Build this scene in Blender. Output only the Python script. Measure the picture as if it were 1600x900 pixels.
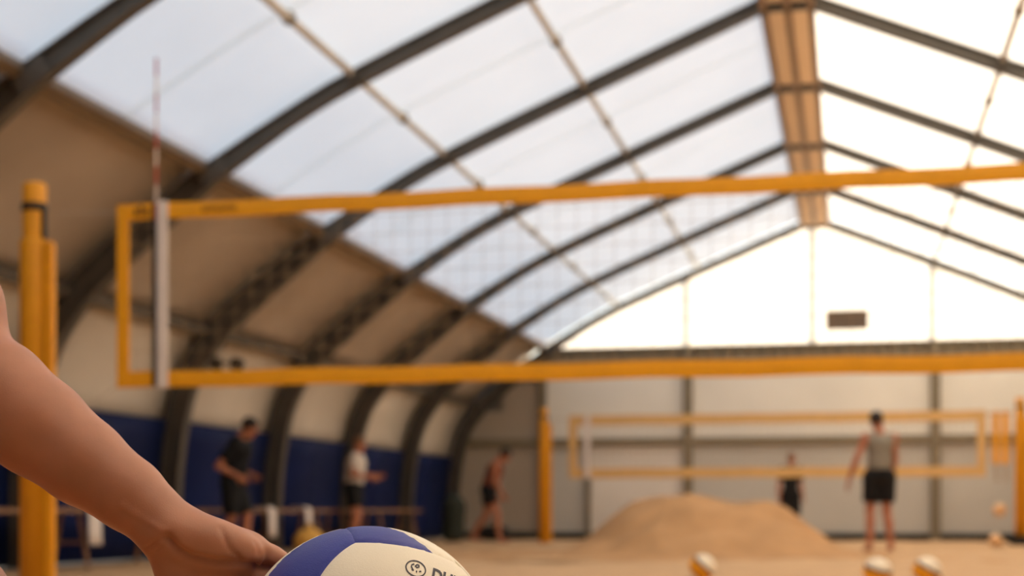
import bpy, bmesh, math, random
import numpy as np
from mathutils import Vector, Matrix

random.seed(7)
np.random.seed(7)
for o in list(bpy.data.objects):
    bpy.data.objects.remove(o)
SC = bpy.context.scene
COL = SC.collection

# ------------------------------------------------------------------ camera
FPX = 2400.0                      # focal length in pixels of a 1600 px wide frame
HC = 0.55                         # camera height
HZ = 798.0                        # image row of the horizon
YAW = math.radians(12.45)
CA, SA = math.cos(YAW), math.sin(YAW)
cam_d = bpy.data.cameras.new('camera')
cam = bpy.data.objects.new('camera', cam_d)
COL.objects.link(cam)
cam.location = (0, 0, HC)
cam.rotation_euler = (math.pi / 2, 0, YAW)
cam_d.sensor_fit = 'HORIZONTAL'
cam_d.sensor_width = 36.0
cam_d.lens = FPX * 36.0 / 1600.0
cam_d.shift_y = (HZ - 450.0) / 1600.0
cam_d.clip_start = 0.05
cam_d.clip_end = 300
cam_d.dof.use_dof = True
cam_d.dof.focus_distance = 1.20
cam_d.dof.aperture_fstop = 6.3
SC.camera = cam

# ------------------------------------------------------------------ sky, sun, exposure
SC.view_settings.view_transform = 'Standard'
SC.view_settings.look = 'None'
SC.view_settings.gamma = 1.0
SC.view_settings.use_curve_mapping = False
SC.view_settings.exposure = 0.0
SUN_EL = math.radians(24)
SUN_AZ = math.radians(50)         # from +Y (hall axis) towards +X
world = bpy.data.worlds.new('sky')
SC.world = world
world.use_nodes = True
wn = world.node_tree
wn.nodes.clear()
w_out = wn.nodes.new('ShaderNodeOutputWorld')
w_bg = wn.nodes.new('ShaderNodeBackground')
w_sky = wn.nodes.new('ShaderNodeTexSky')
w_sky.sky_type = 'NISHITA'
w_sky.sun_disc = False
w_sky.sun_elevation = SUN_EL
w_sky.sun_rotation = SUN_AZ
w_sky.air_density = 1.0
w_sky.dust_density = 3.0
w_bg.inputs['Strength'].default_value = 0.51
wn.links.new(w_sky.outputs[0], w_bg.inputs['Color'])
wn.links.new(w_bg.outputs[0], w_out.inputs['Surface'])
sun_d = bpy.data.lights.new('sun', 'SUN')
sun_d.energy = 6.8
sun_d.angle = math.radians(1.0)
sun_d.color = (1.0, 0.90, 0.74)
sun = bpy.data.objects.new('sun', sun_d)
COL.objects.link(sun)
sdir = Vector((math.sin(SUN_AZ) * math.cos(SUN_EL), math.cos(SUN_AZ) * math.cos(SUN_EL), math.sin(SUN_EL)))
sun.rotation_euler = sdir.to_track_quat('Z', 'Y').to_euler()
sun.location = sdir * 60


# ------------------------------------------------------------------ helpers
def W(px, py, d):
    """pixel of the photograph + distance along the lens axis -> world point"""
    u = (px - 800.0) / FPX * d
    return Vector((u * CA - d * SA, u * SA + d * CA, HC - (py - HZ) / FPX * d))


def on_y(px, Y):
    """world x and axial distance of the ray through pixel column px where it meets the plane y = Y"""
    t = (px - 800.0) / FPX
    d = Y / (t * SA + CA)
    return d * (t * CA - SA), d


def tag(o, label=None, cat=None, group=None, kind=None):
    if label: o['label'] = label
    if cat: o['category'] = cat
    if group: o['group'] = group
    if kind: o['kind'] = kind
    return o


def empty(name, loc=(0, 0, 0), rz=0.0, parent=None):
    o = bpy.data.objects.new(name, None)
    COL.objects.link(o)
    o.location = loc
    o.rotation_euler = (0, 0, rz)
    o.empty_display_size = 0.1
    if parent: o.parent = parent
    return o


def link(name, me, mat=None, parent=None, smooth=False):
    if mat is not None and len(me.materials) == 0:
        me.materials.append(mat)
    if smooth:
        me.shade_smooth()
    o = bpy.data.objects.new(name, me)
    COL.objects.link(o)
    if parent: o.parent = parent
    return o


class MB:
    """collects simple solids into one mesh"""
    def __init__(s):
        s.v, s.f = [], []

    def add(s, vs, fs):
        n = len(s.v)
        s.v += [tuple(p) for p in vs]
        s.f += [tuple(n + i for i in f) for f in fs]
        return s

    def box(s, c, size, rot=None, bev=0.0):
        bm = bmesh.new()
        bmesh.ops.create_cube(bm, size=1.0)
        for v in bm.verts:
            v.co = Vector((v.co.x * size[0], v.co.y * size[1], v.co.z * size[2]))
        if bev > 0:
            bmesh.ops.bevel(bm, geom=bm.edges[:], offset=bev, segments=2, affect='EDGES')
        M = Matrix.Translation(Vector(c)) @ (rot.to_4x4() if rot else Matrix())
        bm.verts.index_update()
        s.add([M @ v.co for v in bm.verts], [[v.index for v in f.verts] for f in bm.faces])
        bm.free()
        return s

    def tube(s, pts, r, n=8, caps=True):
        pts = [Vector(p) for p in pts]
        rs = r if isinstance(r, (list, tuple)) else [r] * len(pts)
        rings = []
        ref = None
        for i, p in enumerate(pts):
            t = (pts[min(i + 1, len(pts) - 1)] - pts[max(i - 1, 0)]).normalized()
            if ref is None:
                ref = Vector((0, 0, 1)) if abs(t.z) < 0.9 else Vector((1, 0, 0))
            a = (ref - t * ref.dot(t)).normalized()
            b = t.cross(a)
            ref = a
            rings.append([p + (a * math.cos(2 * math.pi * k / n) + b * math.sin(2 * math.pi * k / n)) * rs[i] for k in range(n)])
        vs = [q for R in rings for q in R]
        fs = []
        for i in range(len(pts) - 1):
            for k in range(n):
                k2 = (k + 1) % n
                fs.append((i * n + k, i * n + k2, (i + 1) * n + k2, (i + 1) * n + k))
        if caps:
            fs.append(tuple(range(n - 1, -1, -1)))
            fs.append(tuple((len(pts) - 1) * n + k for k in range(n)))
        return s.add(vs, fs)

    def lathe(s, prof, n=20, c=(0, 0, 0)):
        vs = []
        for r, z in prof:
            vs += [(c[0] + r * math.cos(2 * math.pi * k / n), c[1] + r * math.sin(2 * math.pi * k / n), c[2] + z) for k in range(n)]
        fs = []
        for i in range(len(prof) - 1):
            for k in range(n):
                k2 = (k + 1) % n
                fs.append((i * n + k, i * n + k2, (i + 1) * n + k2, (i + 1) * n + k))
        fs.append(tuple(range(n - 1, -1, -1)))
        fs.append(tuple((len(prof) - 1) * n + k for k in range(n)))
        return s.add(vs, fs)

    def mesh(s, name):
        me = bpy.data.meshes.new(name)
        me.from_pydata(s.v, [], s.f)
        me.update()
        return me

    def build(s, name, mat, parent=None, smooth=False):
        return link(name, s.mesh(name), mat, parent, smooth)


# ------------------------------------------------------------------ materials
def srgb(r, g, b):
    def c(x):
        x /= 255.0
        return x / 12.92 if x <= 0.04045 else ((x + 0.055) / 1.055) ** 2.4
    return (c(r), c(g), c(b), 1.0)


def mat(name, col, rough=0.6, var=0.12, scale=8.0, bump=0.0, bscale=60.0, metal=0.0, sss=0.0, spec=0.35):
    m = bpy.data.materials.new(name)
    m.use_nodes = True
    nt = m.node_tree
    b = nt.nodes['Principled BSDF']
    b.inputs['Roughness'].default_value = rough
    b.inputs['Metallic'].default_value = metal
    b.inputs['Specular IOR Level'].default_value = spec
    tc = nt.nodes.new('ShaderNodeTexCoord')
    nz = nt.nodes.new('ShaderNodeTexNoise')
    nz.inputs['Scale'].default_value = scale
    nz.inputs['Detail'].default_value = 4
    rp = nt.nodes.new('ShaderNodeValToRGB')
    rp.color_ramp.elements[0].position = 0.3
    rp.color_ramp.elements[1].position = 0.7
    rp.color_ramp.elements[0].color = tuple(c * (1 - var) for c in col[:3]) + (1,)
    rp.color_ramp.elements[1].color = tuple(min(1, c * (1 + var)) for c in col[:3]) + (1,)
    nt.links.new(tc.outputs['Object'], nz.inputs['Vector'])
    nt.links.new(nz.outputs['Fac'], rp.inputs['Fac'])
    nt.links.new(rp.outputs['Color'], b.inputs['Base Color'])
    if bump > 0:
        n2 = nt.nodes.new('ShaderNodeTexNoise')
        n2.inputs['Scale'].default_value = bscale
        n2.inputs['Detail'].default_value = 6
        bp = nt.nodes.new('ShaderNodeBump')
        bp.inputs['Strength'].default_value = bump
        bp.inputs['Distance'].default_value = 0.01
        nt.links.new(tc.outputs['Object'], n2.inputs['Vector'])
        nt.links.new(n2.outputs['Fac'], bp.inputs['Height'])
        nt.links.new(bp.outputs['Normal'], b.inputs['Normal'])
    if sss > 0:
        b.inputs['Subsurface Weight'].default_value = sss
        b.inputs['Subsurface Radius'].default_value = (1.0, 0.35, 0.2)
        b.inputs['Subsurface Scale'].default_value = 0.006
    return m


def membrane(name, col, trans=0.6, var=0.05):
    m = bpy.data.materials.new(name)
    m.use_nodes = True
    nt = m.node_tree
    nt.nodes.clear()
    out = nt.nodes.new('ShaderNodeOutputMaterial')
    mx = nt.nodes.new('ShaderNodeMixShader')
    tr = nt.nodes.new('ShaderNodeBsdfTranslucent')
    df = nt.nodes.new('ShaderNodeBsdfDiffuse')
    tc = nt.nodes.new('ShaderNodeTexCoord')
    nz = nt.nodes.new('ShaderNodeTexNoise')
    nz.inputs['Scale'].default_value = 1.2
    nz.inputs['Detail'].default_value = 3
    rp = nt.nodes.new('ShaderNodeValToRGB')
    rp.color_ramp.elements[0].color = tuple(c * (1 - var) for c in col[:3]) + (1,)
    rp.color_ramp.elements[1].color = tuple(min(1, c * (1 + var)) for c in col[:3]) + (1,)
    mx.inputs[0].default_value = trans
    nt.links.new(tc.outputs['Object'], nz.inputs['Vector'])
    nt.links.new(nz.outputs['Fac'], rp.inputs['Fac'])
    nt.links.new(rp.outputs['Color'], tr.inputs['Color'])
    nt.links.new(rp.outputs['Color'], df.inputs['Color'])
    nt.links.new(df.outputs[0], mx.inputs[1])
    nt.links.new(tr.outputs[0], mx.inputs[2])
    nt.links.new(mx.outputs[0], out.inputs['Surface'])
    return m


M = {}
M['roof'] = membrane('roof_membrane', (0.96, 0.88, 0.755), 0.62)
M['seam'] = membrane('roof_seam', (0.93, 0.92, 0.88), 0.90)
M['gable'] = membrane('gable_membrane', (0.92, 0.87, 0.78), 0.62)
M['steel'] = mat('dark_grey_steel', srgb(92, 86, 78), 0.5, 0.12, 5, 0.05, 40, 0.2)
M['purlin'] = mat('pale_galvanised_tube', srgb(214, 206, 192), 0.5, 0.1, 6, metal=0.2)
M['eave'] = mat('brown_eave_beam', srgb(118, 98, 74), 0.6, 0.1, 4)
M['ridge'] = membrane('brown_ridge_fabric', (0.84, 0.70, 0.55), 0.6)
M['ridge_rail'] = mat('brown_ridge_rail', srgb(160, 134, 106), 0.55, 0.1, 3)
M['tan'] = mat('tan_wall_fabric', srgb(184, 168, 149), 0.8, 0.06, 1.5, 0.1, 5)
M['beige'] = mat('beige_wall_fabric', srgb(212, 200, 182), 0.8, 0.06, 1.5, 0.1, 5)
M['blue'] = mat('navy_wall_padding', srgb(10, 27, 74), 0.65, 0.15, 2.0, 0.1, 8, spec=0.15)
M['far_up'] = mat('pale_beige_wall_panel', srgb(234, 228, 215), 0.7, 0.04, 1.0)
M['far_low'] = mat('grey_beige_wall_panel', srgb(198, 194, 184), 0.7, 0.05, 1.0)
M['far_left'] = mat('brown_grey_wall_panel', srgb(176, 162, 144), 0.7, 0.05, 1.0)
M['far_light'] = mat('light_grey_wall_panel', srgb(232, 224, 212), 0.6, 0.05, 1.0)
M['column'] = mat('olive_grey_column', srgb(128, 116, 94), 0.55, 0.08, 3)
M['shell'] = mat('outer_wall_shell', srgb(140, 130, 115), 0.8, 0.05, 1)
M['sand'] = mat('sand', srgb(196, 160, 122), 0.95, 0.10, 3.0, 0.5, 25, spec=0.1)
M['sand_pile'] = mat('damp_sand', srgb(184, 142, 100), 0.95, 0.16, 2.2, 0.6, 18, spec=0.1)
M['yellow'] = mat('yellow_vinyl', srgb(240, 166, 24), 0.45, 0.05, 6)
M['yellow_pad'] = mat('yellow_post_padding', srgb(226, 152, 18), 0.5, 0.07, 5, 0.05, 12)
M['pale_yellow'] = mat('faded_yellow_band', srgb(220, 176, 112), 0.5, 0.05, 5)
M['cord'] = mat('tan_net_cord', srgb(176, 148, 112), 0.7, 0.05, 20)
M['white'] = mat('white_fabric', srgb(226, 214, 204), 0.7, 0.05, 8)
M['black'] = mat('black_rubber', srgb(26, 24, 22), 0.6, 0.15, 8)
M['red'] = mat('red_paint', srgb(176, 40, 32), 0.5, 0.05, 8)
M['antenna_white'] = mat('antenna_white', srgb(226, 206, 190), 0.5, 0.04, 8)
M['print'] = mat('dark_brown_print', srgb(92, 56, 16), 0.6, 0.1, 8)
M['wood'] = mat('brown_bench_wood', srgb(142, 104, 74), 0.6, 0.18, 6)
M['dark_metal'] = mat('dark_metal', srgb(40, 38, 34), 0.5, 0.1, 8, metal=0.3)
M['vent'] = mat('grey_brown_vent', srgb(128, 112, 98), 0.6, 0.05, 8)
M['skin'] = mat('light_skin', srgb(176, 116, 84), 0.46, 0.10, 26, 0.04, 700, sss=0.2, spec=0.4)
M['skin_b'] = mat('tanned_skin', srgb(176, 112, 82), 0.5, 0.08, 14, sss=0.0)
M['hair'] = mat('dark_brown_hair', srgb(34, 24, 18), 0.6, 0.25, 60)
M['hair_b'] = mat('light_brown_hair', srgb(120, 84, 58), 0.6, 0.25, 60)
M['eye'] = mat('dark_eye', srgb(24, 18, 16), 0.3, 0.05, 8)
M['tee_black'] = mat('black_shirt', srgb(14, 14, 17), 0.8, 0.15, 12)
M['tee_white'] = mat('white_shirt', srgb(216, 204, 190), 0.8, 0.06, 12)
M['tee_grey'] = mat('grey_tank_top', srgb(136, 128, 114), 0.8, 0.08, 12)
M['tee_rust'] = mat('rust_brown_top', srgb(122, 66, 48), 0.8, 0.1, 12)
M['shorts'] = mat('black_shorts', srgb(15, 13, 13), 0.8, 0.15, 12)
M['tee_navy'] = mat('navy_shirt', srgb(30, 40, 66), 0.8, 0.1, 12)
M['ball_white'] = mat('cream_ball_leather', srgb(240, 226, 200), 0.42, 0.03, 20, 0.15, 900)
M['ball_blue'] = mat('blue_ball_leather', srgb(44, 50, 136), 0.42, 0.05, 20, 0.15, 900)
M['ball_yellow'] = mat('yellow_ball_leather', srgb(244, 164, 16), 0.42, 0.05, 20)
M['ball_navy'] = mat('navy_ball_leather', srgb(48, 40, 62), 0.42, 0.05, 20)
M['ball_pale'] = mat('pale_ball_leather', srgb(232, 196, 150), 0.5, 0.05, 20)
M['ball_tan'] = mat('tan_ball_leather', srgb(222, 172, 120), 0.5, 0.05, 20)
M['seam_dark'] = mat('ball_seam', srgb(70, 60, 70), 0.7, 0.1, 20)
M['ink'] = mat('dark_print_ink', srgb(52, 44, 52), 0.5, 0.05, 20)
M['bag_green'] = mat('dark_green_bag', srgb(52, 56, 46), 0.8, 0.15, 8)
M['bag_yellow'] = mat('yellow_bag_cloth', srgb(226, 172, 84), 0.8, 0.08, 8)

# ------------------------------------------------------------------ the hall
XC = -0.66                                     # ridge line
Y_FAR, Y_NEAR = 29.5, -2.4
RIBS = [26.15 - 3.22 * k for k in range(0, 9)]
BASE = [(7.17, 0.0), (7.16, 0.8), (7.08, 1.5), (6.92, 2.1), (6.62, 2.58), (6.18, 3.0), (5.17, 3.74)]
ROOF = [(5.17, 3.74), (4.4, 4.19), (3.7, 4.55), (2.2, 5.19), (0.26, 5.99)]


def smooth_poly(P, n=4):
    out = []
    for i in range(len(P) - 1):
        p0 = P[max(i - 1, 0)]; p1 = P[i]; p2 = P[i + 1]; p3 = P[min(i + 2, len(P) - 1)]
        for k in range(n):
            t = k / n
            out.append(tuple(0.5 * ((2 * p1[j]) + (-p0[j] + p2[j]) * t + (2 * p0[j] - 5 * p1[j] + 4 * p2[j] - p3[j]) * t * t
                                    + (-p0[j] + 3 * p1[j] - 3 * p2[j] + p3[j]) * t ** 3) for j in (0, 1)))
    out.append(P[-1])
    return out


WALL = smooth_poly(BASE, 4)
ROOFS = smooth_poly(ROOF, 3)
HALF = WALL[:-1] + ROOFS
zs_w = np.array([p[1] for p in WALL]); xs_w = np.array([p[0] for p in WALL])
xs_r = np.array([p[0] for p in ROOFS][::-1]); zs_r = np.array([p[1] for p in ROOFS][::-1])


def wall_x(z):
    return float(np.interp(z, zs_w, xs_w))


def roof_z(dx):
    dx = abs(dx)
    return float(np.interp(dx, xs_r, zs_r))


def curve_strip(prof, side, y0, y1, off=0.0, thick=0.0, ny=1, mat_=None, name='panel', parent=None, smooth=True):
    """strip following a profile [(dx, z)], from y0 to y1; off pushes it outwards; thick makes it a slab"""
    P = [Vector((p[0], 0, p[1])) for p in prof]
    N = []
    for i in range(len(P)):
        t = (P[min(i + 1, len(P) - 1)] - P[max(i - 1, 0)]).normalized()
        n = Vector((t.z, 0, -t.x))
        N.append(n if n.x > 0 or n.z > 0 else -n)
    mb = MB()
    def layer(o):
        vs = []
        for i, p in enumerate(P):
            q = p + N[i] * o
            for j in range(ny + 1):
                vs.append((XC + side * q.x, y0 + (y1 - y0) * j / ny, q.z))
        return vs
    m = ny + 1
    fs = [(i * m + j, i * m + j + 1, (i + 1) * m + j + 1, (i + 1) * m + j) for i in range(len(P) - 1) for j in range(ny)]
    a = layer(off)
    if thick == 0:
        mb.add(a, fs)
    else:
        b = layer(off + thick)
        n = len(a)
        fs2 = [tuple(n + k for k in f[::-1]) for f in fs]
        edge = []
        L = len(P)
        for i in range(L - 1):
            edge.append((i * m, (i + 1) * m, n + (i + 1) * m, n + i * m))
            edge.append((i * m + ny, n + i * m + ny, n + (i + 1) * m + ny, (i + 1) * m + ny))
        for j in range(ny):
            edge.append((j, n + j, n + j + 1, j + 1))
            k = (L - 1) * m
            edge.append((k + j, k + j + 1, n + k + j + 1, n + k + j))
        mb.add(a + b, fs + fs2 + edge)
    return mb.build(name, mat_, parent, smooth)


# floor: raked sand
def heights(X, Y, seed, waves, amp, lo, hi):
    r = np.random.RandomState(seed)
    H = np.zeros_like(X)
    for _ in range(waves):
        k = r.uniform(lo, hi); a = r.uniform(0, 2 * math.pi); p = r.uniform(0, 2 * math.pi)
        H += np.sin(k * (X * math.cos(a) + Y * math.sin(a)) + p) / math.sqrt(k)
    return H / H.std() * amp


gx = np.linspace(-8.3, 6.9, 150); gy = np.linspace(Y_NEAR - 0.4, Y_FAR + 0.4, 330)
GX, GY = np.meshgrid(gx, gy, indexing='ij')
GZ = heights(GX, GY, 3, 40, 0.006, 1.5, 14) + heights(GX, GY, 5, 16, 0.006, 0.3, 1.5)
GZ = np.minimum(GZ, 0.008) - 0.008
nx_, ny_ = GX.shape
fv = np.stack([GX, GY, GZ], -1).reshape(-1, 3)
ii = (np.arange(nx_ - 1)[:, None] * ny_ + np.arange(ny_ - 1)[None, :]).reshape(-1)
ff = np.stack([ii, ii + ny_, ii + ny_ + 1, ii + 1], -1)
fme = bpy.data.meshes.new('floor')
fme.from_pydata(fv.tolist(), [], ff.tolist())
floor = link('floor', fme, M['sand'], smooth=True)
tag(floor, 'pale orange sand covering the hall floor', kind='structure')

# ceiling: translucent bays, ribs, purlins, ridge
ceiling = empty('ceiling', (0, 0, 0))
tag(ceiling, 'bright translucent tent roof on dark steel arches', kind='structure')
cuts = [Y_FAR] + RIBS + [Y_NEAR]
pan = {}
for i in range(len(cuts) - 1):
    for s in (-1, 1):
        p = curve_strip(ROOFS, s, cuts[i + 1], cuts[i], 0.06, 0, 1, M['roof'], 'roof_panel', ceiling)
        ym = (cuts[i] + cuts[i + 1]) / 2
        if cuts[i] > 6:
            curve_strip(ROOFS, s, ym - 0.05, ym + 0.05, 0.045, 0, 1, M['seam'], 'seam_strip', p)


def rib_mesh():
    pts = [(-d, z) for d, z in HALF] + [(d, z) for d, z in HALF[::-1]]
    P = [Vector((XC + x, 0, z)) for x, z in pts]
    # I section: (depth inward, y)
    D, B, T = 0.25, 0.080, 0.022
    sec = [(0, -B), (0, B), (T, B), (T, 0.014), (D - T, 0.014), (D - T, B), (D, B), (D, -B), (D - T, -B), (D - T, -0.014), (T, -0.014), (T, -B)]
    mb = MB(); vs = []; fs = []
    n = len(sec)
    for i, p in enumerate(P):
        t = (P[min(i + 1, len(P) - 1)] - P[max(i - 1, 0)]).normalized()
        inn = Vector((t.z, 0, -t.x))
        w = min(1.0, max(0.0, (p.z - 3.0) / 1.2))          # deep legs, slim rafters
        for dd, yy in sec:
            vs.append(p + inn * dd * (1.0 - 0.42 * w) + Vector((0, yy * (1.0 - 0.30 * w), 0)))
    for i in range(len(P) - 1):
        for k in range(n):
            k2 = (k + 1) % n
            fs.append((i * n + k, i * n + k2, (i + 1) * n + k2, (i + 1) * n + k))
    fs.append(tuple(range(n)))
    fs.append(tuple((len(P) - 1) * n + k for k in range(n - 1, -1, -1)))
    return mb.add(vs, fs).mesh('arch_rib')


rib_me = rib_mesh(); rib_me.materials.append(M['steel'])
plate_me = MB().box((0, 0, 0), (0.16, 0.012, 0.30), None, 0.004).mesh('eave_plate'); plate_me.materials.append(M['steel'])
for y in RIBS + [Y_FAR - 0.12]:
    r = link('arch_rib', rib_me, None, ceiling)
    r.location.y = y
    for s in (-1, 1):
        e = link('eave_plate', plate_me, None, r)
        e.location = (XC + s * 5.06, -0.085, 3.66)
        e.rotation_euler = (0, s * math.radians(-55), 0)

for s in (-1, 1):
    for dx in (3.75, 2.18):
        z = roof_z(dx) - 0.02
        MB().tube([(XC + s * dx, Y_NEAR, z), (XC + s * dx, Y_FAR, z)], 0.037, 10).build('purlin', M['purlin'], ceiling, True)
    mb = MB().box((XC + s * 5.19, (Y_NEAR + Y_FAR) / 2, 3.72), (0.10, Y_FAR - Y_NEAR, 0.13), Matrix.Rotation(s * math.radians(35), 3, 'Y'), 0.01)
    mb.build('eave_beam', M['eave'], ceiling)
clamp_me = MB().box((0, 0, 0), (0.13, 0.15, 0.12), None, 0.02).mesh('purlin_clamp'); clamp_me.materials.append(M['steel'])
clamp_s = MB().box((0, 0, 0), (0.10, 0.10, 0.10), None, 0.02).mesh('purlin_joint'); clamp_s.materials.append(M['column'])
for i, y in enumerate(RIBS[:7]):
    for s in (-1, 1):
        for dx in (3.75, 2.18):
            c = link('purlin_clamp', clamp_me, None, ceiling); c.location = (XC + s * dx, y, roof_z(dx) - 0.05)
            ym = (cuts[i] + cuts[i + 1]) / 2
            c = link('purlin_joint', clamp_s, None, ceiling); c.location = (XC + s * dx, ym, roof_z(dx) - 0.02)
# ridge: two rails with a panel between, per bay
for i in range(len(cuts) - 1):
    y0, y1 = cuts[i + 1] + 0.08, cuts[i] - 0.08
    b = MB().box((XC, (y0 + y1) / 2, 5.93), (0.50, y1 - y0, 0.05), None, 0.01).build('ridge_panel', M['ridge'], ceiling)
    for dx in (-0.25, 0.0, 0.25):
        MB().box((XC + dx, (y0 + y1) / 2, 5.87), (0.07, y1 - y0, 0.10), None, 0.012).build('ridge_rail', M['ridge_rail'], b)
curve_top = MB().box((XC, (Y_NEAR + Y_FAR) / 2, 6.055), (0.56, Y_FAR - Y_NEAR, 0.02)).build('ridge_cap', M['roof'], ceiling)

# side walls: tan above the rail, beige below, navy padding at the foot
Z_RAIL, Z_PAD = 2.62, 1.60
def sub_prof(z0, z1, n=7):
    return [(wall_x(z), z) for z in np.linspace(z0, z1, n)]
for s, nm in ((-1, 'left'), (1, 'right')):
    wl = curve_strip(WALL, s, Y_NEAR, Y_FAR, 0.16, 0.03, 1, M['shell'], 'wall_' + nm)
    tag(wl, 'curved tan and beige fabric side wall with navy padding' if s < 0 else 'curved fabric side wall out of the picture', kind='structure')
    for i in range(len(cuts) - 1):
        y0, y1 = cuts[i + 1] + 0.03, cuts[i] - 0.03
        curve_strip(sub_prof(Z_RAIL, 3.70, 8), s, y0, y1, 0.06, 0.02, 1, M['tan'], 'upper_panel', wl)
        curve_strip(sub_prof(Z_PAD - 0.05, Z_RAIL, 6), s, y0, y1, 0.05, 0.02, 1, M['beige'], 'lower_panel', wl)
        pad = curve_strip(sub_prof(0.02, Z_PAD, 8), s, y0 + 0.05, y1 - 0.05, -0.03, 0.07, 1, M['blue'], 'wall_pad', wl)
    x = XC + s * (wall_x(Z_RAIL) - 0.04)
    MB().box((x, (Y_NEAR + Y_FAR) / 2, Z_RAIL), (0.08, Y_FAR - Y_NEAR, 0.12), Matrix.Rotation(s * math.radians(-25), 3, 'Y'), 0.01).build('wall_rail', M['steel'], wl)

# far wall
wf = MB().box((XC, Y_FAR + 0.16, 1.78), (14.4, 0.05, 3.6)).build('wall_back', M['shell'])
tag(wf, 'far end wall of grey beige panels under a glowing gable', kind='structure')
COLX = [-7.9, -5.87, -3.05, XC, 1.52, 4.4, 6.5]
Z_SILL, Z_MID = 3.68, 1.88
def flat_panel(x0, x1, z0, z1, m, name, y=Y_FAR, t=0.04, par=wf):
    return MB().box(((x0 + x1) / 2, y, (z0 + z1) / 2), (x1 - x0, t, z1 - z0), None, 0.008).build(name, m, par)
xpole, _ = on_y(920, Y_FAR)
flat_panel(-7.7, -5.90, 0.0, Z_MID, M['far_left'], 'wall_panel')
flat_panel(-7.35, -5.90, Z_MID, 2.5, M['far_left'], 'wall_panel')
flat_panel(-6.7, -5.90, 2.5, 3.05, M['far_left'], 'wall_panel')
flat_panel(-5.84, xpole - 0.02, 0.0, Z_MID, M['far_low'], 'wall_panel')
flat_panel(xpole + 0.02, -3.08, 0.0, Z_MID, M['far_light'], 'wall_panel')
flat_panel(-3.02, 1.49, 0.0, Z_MID, M['far_low'], 'wall_panel')
flat_panel(1.55, 4.37, 0.0, Z_MID, M['far_low'], 'wall_panel')
flat_panel(4.43, 6.3, 0.0, Z_MID, M['far_low'], 'wall_panel')
for a, b in ((-5.84, -3.08), (-3.02, 1.49), (1.55, 4.37)):
    flat_panel(a, b, Z_MID, Z_SILL - 0.25, M['far_up'], 'wall_panel')
# corrugated strip under the gable
def corrugated(x0, x1, z0, z1, y):
    n = int((x1 - x0) / 0.06)
    vs = []
    for i in range(n + 1):
        x = x0 + (x1 - x0) * i / n
        yy = y + (0.0 if (i // 2) % 2 == 0 else -0.05)
        vs += [(x, yy, z0), (x, yy, z1)]
    fs = [(2 * i, 2 * i + 2, 2 * i + 3, 2 * i + 1) for i in range(n)]
    return MB().add(vs, fs)
corrugated(-5.84, 4.37, Z_SILL - 0.25, Z_SILL, Y_FAR - 0.03).build('corrugated_strip', M['column'], wf)
MB().box((XC, Y_FAR - 0.05, Z_MID), (13.6, 0.14, 0.15), None, 0.01).build('wall_rail', M['column'], wf)
MB().box((XC, Y_FAR - 0.06, Z_SILL), (10.3, 0.12, 0.06), None, 0.01).build('wall_rail', M['column'], wf)
MB().box((XC, Y_FAR - 0.06, 0.06), (13.6, 0.10, 0.14), None, 0.01).build('base_strip', M['dark_metal'], wf)
for x in (-5.87, -3.05, 1.52, 4.4):
    zt = Z_SILL + 0.02
    MB().box((x, Y_FAR - 0.09, zt / 2), (0.17 if x > -5 else 0.13, 0.12, zt), None, 0.01).build('wall_column', M['column'], wf)
MB().box((xpole, Y_FAR - 0.07, 0.94), (0.10, 0.08, 1.88), None, 0.01).build('wall_column', M['column'], wf)
# gable membrane in panels between slim posts, up to the roof line
GX_ = [-5.87, -3.05, XC, 1.52, 4.47]
for a, b in zip(GX_[:-1], GX_[1:]):
    n = 10
    vs = []
    for k in range(n + 1):
        x = a + (b - a) * k / n
        vs += [(x, Y_FAR, Z_SILL), (x, Y_FAR, max(Z_SILL + 0.01, roof_z(x - XC) + 0.05))]
    MB().add(vs, [(2 * i, 2 * i + 2, 2 * i + 3, 2 * i + 1) for i in range(n)]).build('gable_panel', M['gable'], wf)
for x in (-3.05, XC, 1.52):
    zt = roof_z(x - XC)
    MB().box((x, Y_FAR + 0.05, (Z_SILL + zt) / 2), (0.07, 0.04, zt - Z_SILL)).build('gable_post', M['purlin'], wf)

# near end wall, unseen behind the camera; close, dark, opaque to cut fill light
wn_ = MB().box((XC, Y_NEAR - 0.16, 1.85), (14.4, 0.05, 3.72)).build('wall_front', M['blue'])
tag(wn_, 'end wall behind the viewer', kind='structure')
vs = []
for k in range(41):
    x = -5.17 + 10.34 * k / 40
    vs += [(XC + x, Y_NEAR - 0.13, 3.70), (XC + x, Y_NEAR - 0.13, roof_z(x) + 0.05)]
MB().add(vs, [(2 * i, 2 * i + 2, 2 * i + 3, 2 * i + 1) for i in range(40)]).build('gable_panel', M['tan'], wn_)

# vent panel on the gable
xa, da = on_y(1290, Y_FAR - 0.1); xb, _ = on_y(1357, Y_FAR - 0.1)
zt = HC + da * (HZ - 485) / FPX; zb = HC + da * (HZ - 516) / FPX
vent = empty('vent_panel', ((xa + xb) / 2, Y_FAR - 0.08, zb))
tag(vent, 'small dark rectangular louvre panel on the bright gable', 'vent')
MB().box((0, 0, (zt - zb) / 2), (xb - xa, 0.05, zt - zb), None, 0.008).build('frame', M['vent'], vent)
for k in range(5):
    MB().box((0, -0.035, (k + 0.5) * (zt - zb) / 5), (xb - xa - 0.06, 0.015, 0.05), Matrix.Rotation(0.5, 3, 'X')).build('slat', M['vent'], vent)
#MORE

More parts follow.
